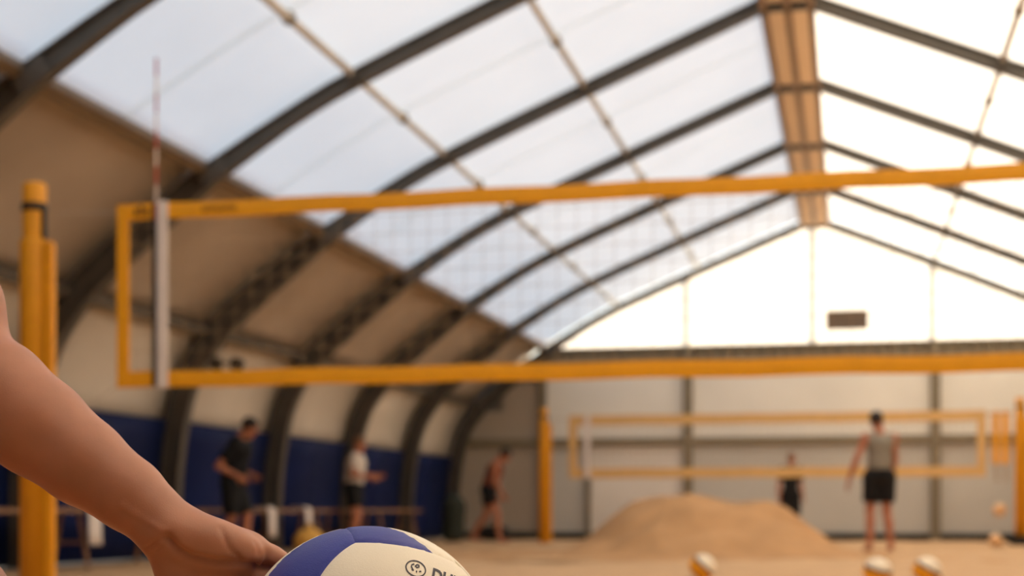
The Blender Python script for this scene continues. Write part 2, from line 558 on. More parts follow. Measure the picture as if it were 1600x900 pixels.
# ------------------------------------------------------------------ implicit bodies: smooth unions on a grid, meshed by surface nets
class Field:
    def __init__(s, xs, ys, zs):
        s.ax = [np.asarray(a, np.float32) for a in (xs, ys, zs)]
        s.F = np.full([len(a) for a in s.ax], 1.0, np.float32)

    def _win(s, lo, hi):
        sl = []
        for a, l, h in zip(s.ax, lo, hi):
            i0 = max(0, int(np.searchsorted(a, l)) - 1); i1 = min(len(a), int(np.searchsorted(a, h)) + 1)
            if i1 - i0 < 1: return None
            sl.append(slice(i0, i1))
        X = s.ax[0][sl[0]][:, None, None]; Y = s.ax[1][sl[1]][None, :, None]; Z = s.ax[2][sl[2]][None, None, :]
        return tuple(sl), X, Y, Z

    def _mix(s, sl, d, k, sub=False):
        a = s.F[sl]
        if sub:
            d = -d
            h = np.maximum(k - np.abs(a - d), 0) / k
            s.F[sl] = np.maximum(a, d) + h * h * k * 0.25
        else:
            h = np.maximum(k - np.abs(a - d), 0) / k
            s.F[sl] = np.minimum(a, d) - h * h * k * 0.25

    def cone(s, p0, p1, r0, r1=None, k=0.02, cap0=False, cap1=False, sub=False):
        r1 = r0 if r1 is None else r1
        p0 = np.array(p0, np.float32); p1 = np.array(p1, np.float32)
        m = max(r0, r1) + k + 0.03
        w = s._win(np.minimum(p0, p1) - m, np.maximum(p0, p1) + m)
        if w is None: return s
        sl, X, Y, Z = w
        b = p1 - p0; L2 = float((b * b).sum()) + 1e-12
        t = ((X - p0[0]) * b[0] + (Y - p0[1]) * b[1] + (Z - p0[2]) * b[2]) / L2
        tc = np.clip(t, 0, 1)
        dx = X - p0[0] - tc * b[0]; dy = Y - p0[1] - tc * b[1]; dz = Z - p0[2] - tc * b[2]
        d = np.sqrt(dx * dx + dy * dy + dz * dz) - (r0 + (r1 - r0) * tc)
        L = math.sqrt(L2)
        if cap1: d = np.maximum(d, (t - 1) * L)
        if cap0: d = np.maximum(d, -t * L)
        s._mix(sl, d, k, sub)
        return s

    def ell(s, c, r, axes=None, k=0.02, sub=False):
        c = np.array(c, np.float32)
        m = max(r) + k + 0.03
        w = s._win(c - m, c + m)
        if w is None: return s
        sl, X, Y, Z = w
        A = np.eye(3) if axes is None else np.array(axes, np.float32)
        dx, dy, dz = X - c[0], Y - c[1], Z - c[2]
        q0 = 0; q1 = 0
        for i in range(3):
            e = dx * A[i][0] + dy * A[i][1] + dz * A[i][2]
            q0 = q0 + (e / r[i]) ** 2
            q1 = q1 + (e / r[i] ** 2) ** 2
        k0 = np.sqrt(q0); k1 = np.sqrt(q1) + 1e-9
        d = np.maximum(k0 * (k0 - 1) / k1, -min(r))
        s._mix(sl, d.astype(np.float32), k, sub)
        return s

    def cut(s, p, n):
        """remove everything on the side the normal points to"""
        X, Y, Z = s.ax[0][:, None, None], s.ax[1][None, :, None], s.ax[2][None, None, :]
        s.F = np.maximum(s.F, (X - p[0]) * n[0] + (Y - p[1]) * n[1] + (Z - p[2]) * n[2])
        return s

    def minus(s, other, off=0.0):
        s.F = np.maximum(s.F, -(other.F - off))
        return s

    def mesh(s, name, relax=2):
        F = s.F.copy()
        F[0] = F[-1] = 1; F[:, 0] = F[:, -1] = 1; F[:, :, 0] = F[:, :, -1] = 1
        ins = F < 0
        n = [x - 1 for x in F.shape]
        cnt = np.zeros(n, np.int8)
        for i in (0, 1):
            for j in (0, 1):
                for k in (0, 1):
                    cnt += ins[i:i + n[0], j:j + n[1], k:k + n[2]]
        act = (cnt > 0) & (cnt < 8)
        I = np.argwhere(act)
        vid = np.full(n, -1, np.int64)
        vid[act] = np.arange(len(I))
        acc = np.zeros((len(I), 3)); num = np.zeros(len(I))
        for ax in range(3):
            o = [a for a in range(3) if a != ax]
            for i in (0, 1):
                for j in (0, 1):
                    A = I.copy(); A[:, o[0]] += i; A[:, o[1]] += j
                    B = A.copy(); B[:, ax] += 1
                    fa = F[A[:, 0], A[:, 1], A[:, 2]]; fb = F[B[:, 0], B[:, 1], B[:, 2]]
                    m = (fa < 0) != (fb < 0)
                    t = fa[m] / (fa[m] - fb[m])
                    pa = np.stack([s.ax[q][A[m, q]] for q in range(3)], 1)
                    pb = np.stack([s.ax[q][B[m, q]] for q in range(3)], 1)
                    acc[m] += pa + (pb - pa) * t[:, None]
                    num[m] += 1
        V = acc / num[:, None]
        Q = []
        for ax in range(3):
            o = [a for a in range(3) if a != ax]
            sa = [slice(None)] * 3; sb = [slice(None)] * 3
            sa[ax] = slice(0, -1); sb[ax] = slice(1, None)
            a_, b_ = ins[tuple(sa)], ins[tuple(sb)]
            E = np.argwhere(a_ != b_)
            if len(E) == 0: continue
            first = a_[E[:, 0], E[:, 1], E[:, 2]]
            c = []
            for i, j in ((-1, -1), (0, -1), (0, 0), (-1, 0)):
                G = E.copy(); G[:, o[0]] += i; G[:, o[1]] += j
                c.append(vid[G[:, 0], G[:, 1], G[:, 2]])
            q = np.stack(c, 1)
            flip = first if ax != 1 else ~first
            q[~flip] = q[~flip][:, ::-1]
            Q.append(q)
        Q = np.concatenate(Q)
        for _ in range(relax):
            S = np.zeros_like(V); C = np.zeros(len(V))
            for a in range(4):
                np.add.at(S, Q[:, a], V[Q[:, (a + 1) % 4]]); np.add.at(C, Q[:, a], 1)
                np.add.at(S, Q[:, a], V[Q[:, (a + 3) % 4]]); np.add.at(C, Q[:, a], 1)
            V = V * 0.5 + S / np.maximum(C, 1)[:, None] * 0.5
        me = bpy.data.meshes.new(name)
        me.vertices.add(len(V)); me.vertices.foreach_set('co', V.astype(np.float32).ravel())
        me.loops.add(Q.size); me.loops.foreach_set('vertex_index', Q.ravel().astype(np.int32))
        me.polygons.add(len(Q)); me.polygons.foreach_set('loop_start', np.arange(0, Q.size, 4, dtype=np.int32))
        me.polygons.foreach_set('loop_total', np.full(len(Q), 4, np.int32))
        me.update(calc_edges=True)
        me.validate()
        me.shade_smooth()
        return me


def hand_prims(F, wrist, dir_, palm_n, side, sc=1.0, spread=1.0, curl=0.5, fr=0.0085):
    """simple open hand: wrist point, pointing direction, palm normal; side picks where the thumb leaves"""
    d = Vector(dir_).normalized(); n = Vector(palm_n).normalized()
    w = d.cross(n).normalized() * side; n = w.cross(d).normalized() * side
    wr = Vector(wrist)
    F.ell(wr + d * 0.045 * sc, (0.052 * sc, 0.040 * sc, 0.016 * sc), [d, w, n], k=0.012)
    for i, (o, l) in enumerate(((0.028, 0.072), (0.010, 0.080), (-0.009, 0.074), (-0.026, 0.058))):
        a = wr + d * 0.085 * sc + w * o * sc
        dd = (d + w * o * 1.5 * spread + n * curl * 0.6).normalized()
        b = a + dd * l * 0.55 * sc
        c = b + (dd + n * curl).normalized() * l * 0.5 * sc
        F.cone(a, b, fr * 1.1 * sc, fr * sc, k=0.004)
        F.cone(b, c, fr * sc, fr * 0.85 * sc, k=0.003)
    a = wr + d * 0.025 * sc + w * 0.026 * sc
    b = a + (d * 0.7 + w * 0.8 + n * 0.3).normalized() * 0.042 * sc
    c = b + (d * 1.0 + w * 0.35 + n * 0.4).normalized() * 0.034 * sc
    F.cone(a, b, fr * 1.5 * sc, fr * 1.15 * sc, k=0.008)
    F.cone(b, c, fr * 1.15 * sc, fr * 0.9 * sc, k=0.003)


def head_prims(F, c, fwd, up):
    f = Vector(fwd).normalized(); u = Vector(up).normalized(); r = f.cross(u).normalized(); u = r.cross(f)
    c = Vector(c)
    F.ell(c + u * 0.025 - f * 0.008, (0.096, 0.076, 0.095), [f, r, u], k=0.02)
    F.ell(c - u * 0.045 + f * 0.022, (0.068, 0.056, 0.070), [f, r, u], k=0.04)
    F.cone(c + f * 0.088 + u * 0.012, c + f * 0.106 - u * 0.022, 0.008, 0.013, k=0.012)      # nose
    F.cone(c + f * 0.082 - u * 0.058 + r * 0.018, c + f * 0.082 - u * 0.058 - r * 0.018, 0.007, k=0.010)   # mouth
    F.ell(c + f * 0.074 - u * 0.098, (0.02, 0.024, 0.018), [f, r, u], k=0.02)                # chin
    for s in (-1, 1):
        F.ell(c + f * 0.086 + u * 0.010 + r * 0.032 * s, (0.012, 0.015, 0.010), [f, r, u], k=0.01, sub=True)
        F.ell(c - f * 0.005 - u * 0.005 + r * 0.076 * s, (0.020, 0.008, 0.030), [f, r, u], k=0.006)


def build_person(name, J, skin, label, loc, rz, scale=1.0, shirt=None, sleeve=0.6, shorts=None, short_len=0.55, hair=None,
                 hair_mat=None, step=0.0095, hands=(0.5, 0.5)):
    """J: joints in metres, figure facing +y. Body is one mesh; shirt, shorts, hair and eyes are its clothing parts."""
    P = {k: Vector(v) for k, v in J.items()}
    allp = np.array([tuple(v) for v in P.values()])
    lo, hi = allp.min(0) - 0.20, allp.max(0) + 0.20
    ax = [np.arange(lo[i], hi[i], step) for i in range(3)]
    root = empty(name, loc, rz)
    root.scale = (scale,) * 3
    tag(root, label, 'person')
    def limbs(F):
        F.cone(P['pelvis'], P['waist'], 0.125, 0.115, k=0.05)
        F.cone(P['waist'], P['chest'], 0.115, 0.135, k=0.05)
        for s in 'LR':
            F.cone(P['chest'], P['sh' + s], 0.11, 0.065, k=0.05)
            F.cone(P['pelvis'], P['hip' + s], 0.115, 0.095, k=0.04)
            F.cone(P['hip' + s], P['kn' + s], 0.090, 0.057, k=0.03)
            mid = P['kn' + s].lerp(P['an' + s], 0.30) - Vector((0, 0.018, 0))
            F.cone(P['kn' + s], mid, 0.055, 0.056, k=0.02)
            F.cone(mid, P['an' + s], 0.056, 0.036, k=0.02)
            toe = P['an' + s] + Vector(P['toe' + s])
            F.cone(P['an' + s] + Vector((0, 0, -0.03)), toe, 0.036, 0.026, k=0.02)
            F.cone(P['sh' + s], P['el' + s], 0.052, 0.040, k=0.03)
            F.cone(P['el' + s], P['el' + s].lerp(P['ha' + s], 0.35), 0.040, 0.040, k=0.015)
            F.cone(P['el' + s].lerp(P['ha' + s], 0.35), P['ha' + s], 0.040, 0.026, k=0.015)
        F.cone(P['chest'].lerp(P['neck'], 0.6), P['neck'], 0.075, 0.056, k=0.05)
        F.cone(P['neck'], P['head'], 0.054, 0.056, k=0.02)
    B = Field(*ax)
    limbs(B)
    up = (P['head'] - P['neck']).normalized(); fw = P['look'] if 'look' in P else Vector((0, 1, 0))
    fw = (fw - up * fw.dot(up)).normalized()
    up2 = (up + Vector((0, 0, 0.6))).normalized(); fw = (fw - up2 * fw.dot(up2)).normalized()
    head_prims(B, P['head'], fw, up2)
    for s, sg in (('L', -1), ('R', 1)):
        d = (P['ha' + s] - P['el' + s]).normalized()
        pn = Vector((-sg, 0, 0)) if abs(d.x) < 0.8 else Vector((0, 0, 1))
        hand_prims(B, P['ha' + s], d, pn, 1 if s == 'L' else -1, 1.0, 1.0, hands[0], 0.0095)
    body = link('body', B.mesh('body', 1), skin, root)
    if shirt:
        S = Field(*ax)
        S.cone(P['pelvis'], P['waist'], 0.148, 0.138, k=0.05, cap0=True)
        S.cone(P['waist'], P['chest'], 0.138, 0.152, k=0.05)
        for s in 'LR':
            S.cone(P['chest'], P['sh' + s], 0.128, 0.082, k=0.05)
            if sleeve > 0:
                e = P['sh' + s].lerp(P['el' + s], sleeve)
                S.cone(P['sh' + s], e, 0.072, 0.068, k=0.03, cap1=True)
        S.cone(P['chest'].lerp(P['neck'], 0.80), P['head'], 0.066, 0.085, k=0.015, sub=True)
        if sleeve <= 0:
            for s in 'LR':
                o = (P['sh' + s] - P['chest']); o.z *= 0.3; o.normalize()
                S.cut(P['sh' + s] - o * 0.02, o)
        link('shirt', S.mesh('shirt', 1), shirt, root)
    if shorts:
        S = Field(*ax)
        S.cone(P['pelvis'].lerp(P['waist'], 0.45), P['pelvis'], 0.140, 0.150, k=0.03, cap0=True)
        for s in 'LR':
            S.cone(P['pelvis'], P['hip' + s], 0.135, 0.118, k=0.04)
            S.cone(P['hip' + s], P['hip' + s].lerp(P['kn' + s], short_len), 0.118, 0.104, k=0.02, cap1=True)
        link('shorts', S.mesh('shorts', 1), shorts, root)
    if hair:
        S = Field(*ax)
        c = P['head']; r = fw.cross(up2).normalized()
        S.ell(c + up2 * 0.034 - fw * 0.014, (0.102, 0.086, 0.100), [fw, r, up2], k=0.01)
        S.cut(c + fw * 0.055 + up2 * 0.02, (fw * 0.9 - up2 * 0.55).normalized())
        S.cut(c - up2 * 0.045, -up2)
        link('hair', S.mesh('hair', 1), hair, root)
    for s in (-1, 1):
        r = fw.cross(up2).normalized()
        MB().lathe([(0.001, -0.011), (0.008, -0.008), (0.011, 0), (0.008, 0.008), (0.001, 0.011)], 10).build('eye', M['eye'], root, True).location = \
            P['head'] + fw * 0.079 + up2 * 0.010 + r * 0.032 * s
    return root


def stand(lean=0.0, crouch=0.0):
    """joints of a standing 1.75 m figure facing +y, torso leaning forward by lean"""
    z = -crouch
    J = dict(pelvis=(0, 0, 0.97 + z), waist=(0, 0, 1.12 + z), chest=(0, 0, 1.33 + z), neck=(0, -0.01, 1.50 + z), head=(0, 0.02, 1.63 + z),
             shL=(-0.175, 0, 1.42 + z), shR=(0.175, 0, 1.42 + z), elL=(-0.23, -0.03, 1.13 + z), elR=(0.23, -0.03, 1.13 + z),
             haL=(-0.25, 0.05, 0.88 + z), haR=(0.25, 0.05, 0.88 + z),
             hipL=(-0.09, 0, 0.92 + z), hipR=(0.09, 0, 0.92 + z), knL=(-0.10, 0.03 + crouch, 0.50 - 0.3 * crouch), knR=(0.10, 0.03 + crouch, 0.50 - 0.3 * crouch),
             anL=(-0.11, -0.02, 0.075), anR=(0.11, -0.02, 0.075), toeL=(-0.02, 0.15, -0.047), toeR=(0.02, 0.15, -0.047))
    c, s_ = math.cos(lean), math.sin(lean)
    for k in ('waist', 'chest', 'neck', 'head', 'shL', 'shR', 'elL', 'elR', 'haL', 'haR'):
        x, y, zz = J[k]
        zz -= 0.97 + z
        J[k] = (x, y * c + zz * s_, 0.97 + z + zz * c - y * s_)
    return J


# ------------------------------------------------------------------ volleyballs: panels cut from a sphere by planes
def plane3(a, b, c):
    a, b, c = Vector(a), Vector(b), Vector(c)
    n = (b - a).cross(c - a).normalized()
    return a, n


def make_ball(name, R, planes, region, mats, seam_w=0.0020, sub=4, core=True):
    """planes: [(point, normal)] in unit-sphere coordinates; region(signs) -> panel key; mats: key -> material"""
    bm = bmesh.new()
    bmesh.ops.create_icosphere(bm, subdivisions=sub, radius=1.0)
    el = sum(e.calc_length() for e in bm.edges) / len(bm.edges)
    bm.verts.index_update()
    for p, n in planes:                                   # pull near vertices onto the seam first: no slivers
        for v in bm.verts:
            if abs((v.co - p).dot(n)) < el * 0.30:
                for _ in range(4):
                    v.co -= n * (v.co - p).dot(n); v.co.normalize()
        g = bm.verts[:] + bm.edges[:] + bm.faces[:]
        bmesh.ops.bisect_plane(bm, geom=g, plane_co=p, plane_no=n, dist=el * 0.02)
        for v in bm.verts: v.co.normalize()
    bmesh.ops.triangulate(bm, faces=bm.faces[:])
    bm.faces.ensure_lookup_table(); bm.faces.index_update(); bm.verts.index_update()
    keys = []
    for f in bm.faces:
        c = f.calc_center_median().normalized()
        keys.append(region([1 if (c - p).dot(n) > 0 else 0 for p, n in planes], c))
    seen = [False] * len(bm.faces)
    islands = []
    for f in bm.faces:                                    # connected pieces of one region = one panel
        if seen[f.index]: continue
        st = [f]; seen[f.index] = True; isl = []
        while st:
            g = st.pop(); isl.append(g)
            for e in g.edges:
                for h in e.link_faces:
                    if not seen[h.index] and keys[h.index] == keys[f.index]:
                        seen[h.index] = True; st.append(h)
        islands.append((keys[f.index], isl))
    root = empty(name)
    if core:
        mb = MB()
        b2 = bmesh.new(); bmesh.ops.create_icosphere(b2, subdivisions=3, radius=R * 0.975)
        b2.verts.index_update()
        mb.add([v.co for v in b2.verts], [[v.index for v in f.verts] for f in b2.faces]); b2.free()
        mb.build('core', M['seam_dark'], root, True)
    for key, isl in islands:
        ids = {}; vs = []; fs = []
        inset = {f.index for f in isl}
        for f in isl:
            for v in f.verts:
                if v.index not in ids:
                    ids[v.index] = len(vs)
                    edge = any(h.index not in inset for h in v.link_faces)
                    vs.append(v.co * (R - (seam_w if edge else 0.0)))
            fs.append([ids[v.index] for v in f.verts])
        link('panel', MB().add(vs, fs).mesh('panel'), mats(key), root, True)
    bm.free()
    return root


# main ball, seams measured in ball coordinates x right, y up, z to the viewer
def sp(x, y):
    return (x, y, math.sqrt(max(0.0, 1 - x * x - y * y)))
PL = [plane3(sp(-.089, .862), sp(.32, .828), sp(.616, .735)),        # 0 top edge of the front panel
      plane3(sp(-.335, .616), sp(-.22, .764), sp(-.089, .862)),      # 1 left edge of the front panel
      plane3(sp(-.749, .616), sp(-.64, .749), sp(-.468, .877)),       # 2 outer edge of the left blue panel
      plane3((-.187, .982, 0), sp(-.113, .921), sp(-.089, .862)),    # 3 seam between the blue panels
      plane3(sp(.25, .955), sp(.37, .887), sp(.478, .80)),           # 4 right end of the upper blue panel
      plane3((.98, .17, -.1), sp(.83, .53), sp(.69, .70)),           # 5 right seam
      (Vector((0, -0.35, 0)), Vector((0.25, 1, 0.1)).normalized()),  # 6 lower seam
      (Vector((0, 0, -0.15)), Vector((0.1, 0.15, 1)).normalized())]  # 7 back seam
ref_in = [Vector((.1, .3, .95)).normalized()] * 8
def orient(planes, inner):
    out = []
    for p, n in planes:
        out.append((p, n if (inner - p).dot(n) > 0 else -n))
    return out
INN = Vector((.15, .45, .88)).normalized()
PL = orient(PL, INN)              # sign 1 = same side as the middle of the front panel
PL[2] = orient([PL[2]], Vector(sp(-.5, .72)))[0]   # sign 1 = side of the left blue panel
def main_region(s, c):
    top, left, outer, mid, right, rseam, low, back = s
    if not back: return 'back_low' if not low else ('back_right' if c.x > 0 else 'back_left')
    if not low: return 'low_left' if c.x < -0.1 else 'low_right'
    right_of_mid = (c - PL[3][0]).dot(MIDN) > 0
    if top and left: return 'front' if rseam else 'side_right'
    if right_of_mid and not top:
        return 'blue_top' if (c - PL[4][0]).dot(RN) < 0 else ('cream_right' if rseam else 'side_right')
    return 'blue_left' if outer else 'cream_left'
MIDN = PL[3][1] if PL[3][1].x > 0 else -PL[3][1]
RN = PL[4][1] if PL[4][1].x > 0 else -PL[4][1]
def main_mat(k):
    return M['ball_blue'] if k in ('blue_left', 'blue_top', 'low_right', 'back_left') else M['ball_white']

BALL_D, BALL_R = 1.24, 0.105
BALL_C = W(575, 1025, BALL_D)
ball = make_ball('volleyball', BALL_R, PL, main_region, main_mat, 0.0011, 6)
# local axes: x right, y up, z to the viewer
bz = (cam.location - BALL_C).normalized(); bx_ = Vector((0, 0, 1)).cross(bz).normalized(); by_ = bz.cross(bx_)
ball.rotation_euler = (Matrix((bx_, by_, bz)).transposed() @ Matrix.Rotation(0.036, 3, 'X') @ Matrix.Rotation(-0.012, 3, 'Y')).to_euler()
ball.location = BALL_C
tag(ball, 'large blue and cream volleyball held in the hand in the foreground', 'volleyball')


def on_ball(x, y, lift=0.0003):
    z = math.sqrt(max(0.0, 1 - x * x - y * y))
    return Vector((x, y, z)) * (BALL_R + lift)


def ball_stroke(name, pts, w):
    """flat stroke printed on the ball, points in unit ball coordinates"""
    mb = MB(); vs = []; fs = []
    for i, p in enumerate(pts):
        a = Vector(pts[max(i - 1, 0)]); b = Vector(pts[min(i + 1, len(pts) - 1)])
        t = (b - a).normalized(); n = Vector((-t.y, t.x))
        for sgn in (-1, 1):
            q = Vector(p) + n * w * sgn
            vs.append(on_ball(q.x, q.y))
    fs = [(2 * i, 2 * i + 2, 2 * i + 3, 2 * i + 1) for i in range(len(pts) - 1)]
    return mb.add(vs, fs)


def bp(px, py):
    return ((px - 575) / 203.0, (1025 - py) / 203.0)
logo = empty('round_emblem', (0, 0, 0), 0, ball)
th = math.radians(-22)
def ring_pt(t, a, b, cx=647, cy=892):
    f = math.radians(24)
    return bp(cx + a * math.cos(f) * math.cos(t) - b * math.sin(f) * math.sin(t), cy + a * math.sin(f) * math.cos(t) + b * math.cos(f) * math.sin(t))
ring = ball_stroke('ring', [ring_pt(2 * math.pi * k / 40, 15.0, 11.3) for k in range(41)], 0.0050)
link('ring', ring.mesh('ring'), M['ink'], logo)
marks = MB()
for stroke in ([(645, 885), (641.5, 886), (640.5, 889), (642, 892), (643, 895)],
               [(649, 886), (646.5, 888), (648.5, 890.5), (652, 889.5), (652, 887), (649, 886)],
               [(641, 893), (644, 895)], [(647, 896), (649, 897)], [(652, 896.5), (655, 896)]):
    m = ball_stroke('mark', [bp(*p) for p in stroke], 0.0055)
    marks.add(m.v, m.f)
link('emblem_mark', marks.mesh('emblem_mark'), M['ink'], logo)


def text_mesh(txt, size, bold=0.0):
    cu = bpy.data.curves.new('lettering', 'FONT')
    cu.body = txt; cu.size = size; cu.offset = bold; cu.resolution_u = 4
    o = bpy.data.objects.new('lettering', cu)
    COL.objects.link(o)
    bpy.context.view_layer.update()
    me = bpy.data.meshes.new_from_object(o.evaluated_get(bpy.context.evaluated_depsgraph_get()))
    bpy.data.objects.remove(o)
    bm = bmesh.new(); bm.from_mesh(me)
    for _ in range(3):
        e = [e for e in bm.edges if e.calc_length() > size * 0.15]
        if e: bmesh.ops.subdivide_edges(bm, edges=e, cuts=1)
    bmesh.ops.triangulate(bm, faces=bm.faces[:])
    bm.to_mesh(me); bm.free()
    return me
tm = text_mesh('DUN', 25.0, 0.9)
for v in tm.vertices:
    # baseline runs down to the right over the curve of the ball
    x, y = v.co.x * 0.92, v.co.y
    a = math.radians(-19)
    px = 669 + x * math.cos(a) - y * math.sin(a) * 0.6
    py = 907 - (x * math.sin(a) + y * math.cos(a))
    bx, by = bp(px, py)
    r2 = math.hypot(bx, by)
    if r2 > 0.995: bx, by = bx / r2 * 0.995, by / r2 * 0.995
    v.co = on_ball(bx, by)
link('lettering', tm, M['ink'], ball)


# smaller balls on the sand
def beach_ball(loc, rot, label, mats3, R=0.105, group='small volleyballs on the sand'):
    A = [(Vector((0, 0.36, 0)), Vector((0, 1, 0))), (Vector((0, 0.14, 0)), Vector((0, 1, 0))), (Vector((0, -0.70, 0)), Vector((0.1, 1, 0)).normalized()),
         (Vector((0.05, 0, 0)), Vector((1, 0, 0.15)).normalized()), (Vector((0, 0, 0)), Vector((0.2, 0.1, 1)).normalized())]
    def reg(s, c):
        band = 'a' if s[0] else ('b' if s[1] else ('c' if s[2] else 'd'))
        if band == 'b': return 'b'
        return band + str(s[3]) + (str(s[4]) if band == 'c' else '')
    def mt(k):
        return {'a': mats3[0], 'b': mats3[1], 'c': mats3[2], 'd': mats3[0]}[k[0]]
    b = make_ball('volleyball', R, A, reg, mt, 0.0020, 4)
    b.location = loc; b.rotation_euler = rot
    tag(b, label, 'volleyball', group)
    return b


def ground_pt(px, d, z):
    u = (px - 800.0) / FPX * d
    return Vector((u * CA - d * SA, u * SA + d * CA, z))
YW = (M['ball_white'], M['ball_navy'], M['ball_yellow'])
beach_ball(ground_pt(1097, 12.2, 0.10), (1.80, 0.75, YAW), 'yellow and white volleyball on the sand in front of the sand pile', YW)
beach_ball(ground_pt(1371, 11.3, 0.10), (1.80, 0.22, YAW), 'yellow and white volleyball on sand at the feet of the man in grey', YW)
beach_ball(ground_pt(1448, 11.4, 0.10), (1.75, 0.50, YAW), 'rightmost yellow and white volleyball lying on the near sand', YW)
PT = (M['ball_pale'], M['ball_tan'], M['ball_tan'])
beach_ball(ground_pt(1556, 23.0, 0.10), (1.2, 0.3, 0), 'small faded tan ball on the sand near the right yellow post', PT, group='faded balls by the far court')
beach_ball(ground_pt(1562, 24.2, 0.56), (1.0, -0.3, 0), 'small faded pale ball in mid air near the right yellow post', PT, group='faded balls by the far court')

# ------------------------------------------------------------------ main net
NY = 7.9
NX0, NX1 = -4.0, 4.5
NZ0, NZ1 = 1.235, 2.255
net = empty('volleyball_net', (0, NY, 0))
tag(net, 'near volleyball net with yellow bands and tan mesh', 'net')
BH = 0.088
def band(x0, x1, z0, z1, nm, m, par, t=0.012, y=0.0):
    n = max(1, int((x1 - x0) / 0.25))
    mb = MB(); vs = []; fs = []
    for i in range(n + 1):
        x = x0 + (x1 - x0) * i / n
        w = 0.004 * math.sin(i * 1.7)
        vs += [(x, y - t / 2, z0 + w), (x, y - t / 2 - 0.003, (z0 + z1) / 2 + w), (x, y - t / 2, z1 + w), (x, y + t / 2, z1 + w), (x, y + t / 2 + 0.003, (z0 + z1) / 2 + w), (x, y + t / 2, z0 + w)]
    for i in range(n):
        for k in range(6):
            k2 = (k + 1) % 6
            fs.append((i * 6 + k, (i + 1) * 6 + k, (i + 1) * 6 + k2, i * 6 + k2))
    fs += [(0, 1, 2, 3, 4, 5), tuple(n * 6 + k for k in range(5, -1, -1))]
    return mb.add(vs, fs).build(nm, m, par)
tb = band(NX0, NX1, NZ1 - BH, NZ1, 'top_band', M['yellow'], net)
band(NX0, NX1, NZ0, NZ0 + BH, 'bottom_band', M['yellow'], net)
MB().box((NX0 + 0.036, -0.004, (NZ0 + NZ1) / 2), (0.072, 0.022, NZ1 - NZ0), None, 0.006).build('side_band', M['yellow'], net)
MB().box((NX1 - 0.036, -0.004, (NZ0 + NZ1) / 2), (0.072, 0.022, NZ1 - NZ0), None, 0.006).build('side_band', M['yellow'], net)
# square mesh of real cords
mb = MB()
def cord(mb, a, b, r):
    a, b = Vector(a), Vector(b)
    mb.tube([a, b], r, 4, False)
x = NX0 + 0.1
while x < NX1 - 0.05:
    cord(mb, (x, 0, NZ0 + BH * 0.5), (x, 0, NZ1 - BH * 0.5), 0.0013)
    x += 0.10
z = NZ0 + 0.1
while z < NZ1 - 0.05:
    cord(mb, (NX0 + 0.05, 0, z), (NX1 - 0.05, 0, z), 0.0013)
    z += 0.10
nm = mb.build('net_mesh', M['cord'], net)
tag(nm, kind='stuff')
# print on the band: dark emblem and a row of blurred letters
pr = MB()
xe, _ = on_y(222, NY)
for dx, dz, w, h in ((-0.03, 0.012, 0.03, 0.012), (0.0, 0.02, 0.02, 0.03), (0.03, 0.008, 0.03, 0.014), (0.0, -0.012, 0.09, 0.012), (-0.03, -0.004, 0.012, 0.02), (0.03, -0.004, 0.012, 0.02)):
    pr.box((xe + dx, -0.010, NZ1 - BH / 2 + dz), (w, 0.002, h))
pr.build('band_emblem', M['print'], tb)
pr = MB()
xa, _ = on_y(316, NY); xb, _ = on_y(370, NY)
r_ = random.Random(3)
for k in range(7):
    xk = xa + (xb - xa) * (k + 0.5) / 7
    for q in (-0.008, 0.008):
        pr.box((xk + q, -0.010, NZ1 - BH / 2), (0.005, 0.002, 0.034))
    pr.box((xk, -0.010, NZ1 - BH / 2 + r_.choice((-0.014, 0, 0.014))), (0.018, 0.002, 0.005))
pr.build('band_print', M['print'], tb)
# antenna in its white sleeve
xan, _ = on_y(243, NY - 0.03)
ant = empty('antenna', (xan, NY - 0.020, NZ1 - 0.10))
tag(ant, 'red and white striped net antenna standing at the left end of the near net', 'antenna')
for k in range(9):
    MB().tube([(0, 0, k * 0.1), (0, 0, (k + 1) * 0.1)], 0.0065, 10).build('stripe', M['red'] if k % 2 == 0 else M['antenna_white'], ant, False)
xs1, _ = on_y(256, NY)
sl = empty('sleeve_holder', (xs1, 0, 0), 0, net)
MB().box((0, -0.018, (NZ0 + NZ1) / 2), (0.062, 0.026, NZ1 - NZ0 + 0.02), None, 0.008).build('antenna_sleeve', M['white'], sl)
MB().box((-0.048, -0.014, (NZ0 + NZ1) / 2), (0.026, 0.016, NZ1 - NZ0 - 0.01), None, 0.004).build('sleeve_edge', M['black'], sl)

# near post with padding, slide rail and black ring
def post(px, Y, ztop, zpad, label, name='net_post', r=0.066, rp=0.082, base=False):
    x, d = on_y(px, Y)
    p = empty(name, (x, Y, 0))
    tag(p, label, 'net post', 'yellow net posts')
    MB().lathe([(r, 0.0), (r, ztop - 0.02), (r * 0.92, ztop - 0.006), (r * 0.6, ztop)], 24).build('pole', M['yellow_pad'], p, True)
    MB().lathe([(rp, 0.0), (rp, zpad - 0.02), (rp * 0.94, zpad)], 24).build('padding', M['yellow_pad'], p, True)
    MB().box((r + 0.035, -0.02, zpad / 2), (0.06, 0.07, zpad - 0.03), None, 0.012).build('slide_rail', M['yellow_pad'], p)
    MB().box((r + 0.006, -0.02, (zpad + ztop - 0.16) / 2), (0.022, 0.03, ztop - 0.16 - zpad), None, 0.004).build('winch_strap', M['dark_metal'], p)
    MB().lathe([(r + 0.003, ztop - 0.165), (r + 0.006, ztop - 0.16), (r + 0.006, ztop - 0.125), (r + 0.003, ztop - 0.12)], 24).build('collar', M['black'], p, True)
    if base:
        MB().box((0, 0, 0.07), (0.34, 0.30, 0.16), None, 0.03).build('base_pad', M['black'], p)
    return p
XP, _ = on_y(54, NY)
post(54, NY, 2.405, 2.08, 'thick yellow padded post at the left end of the near net')
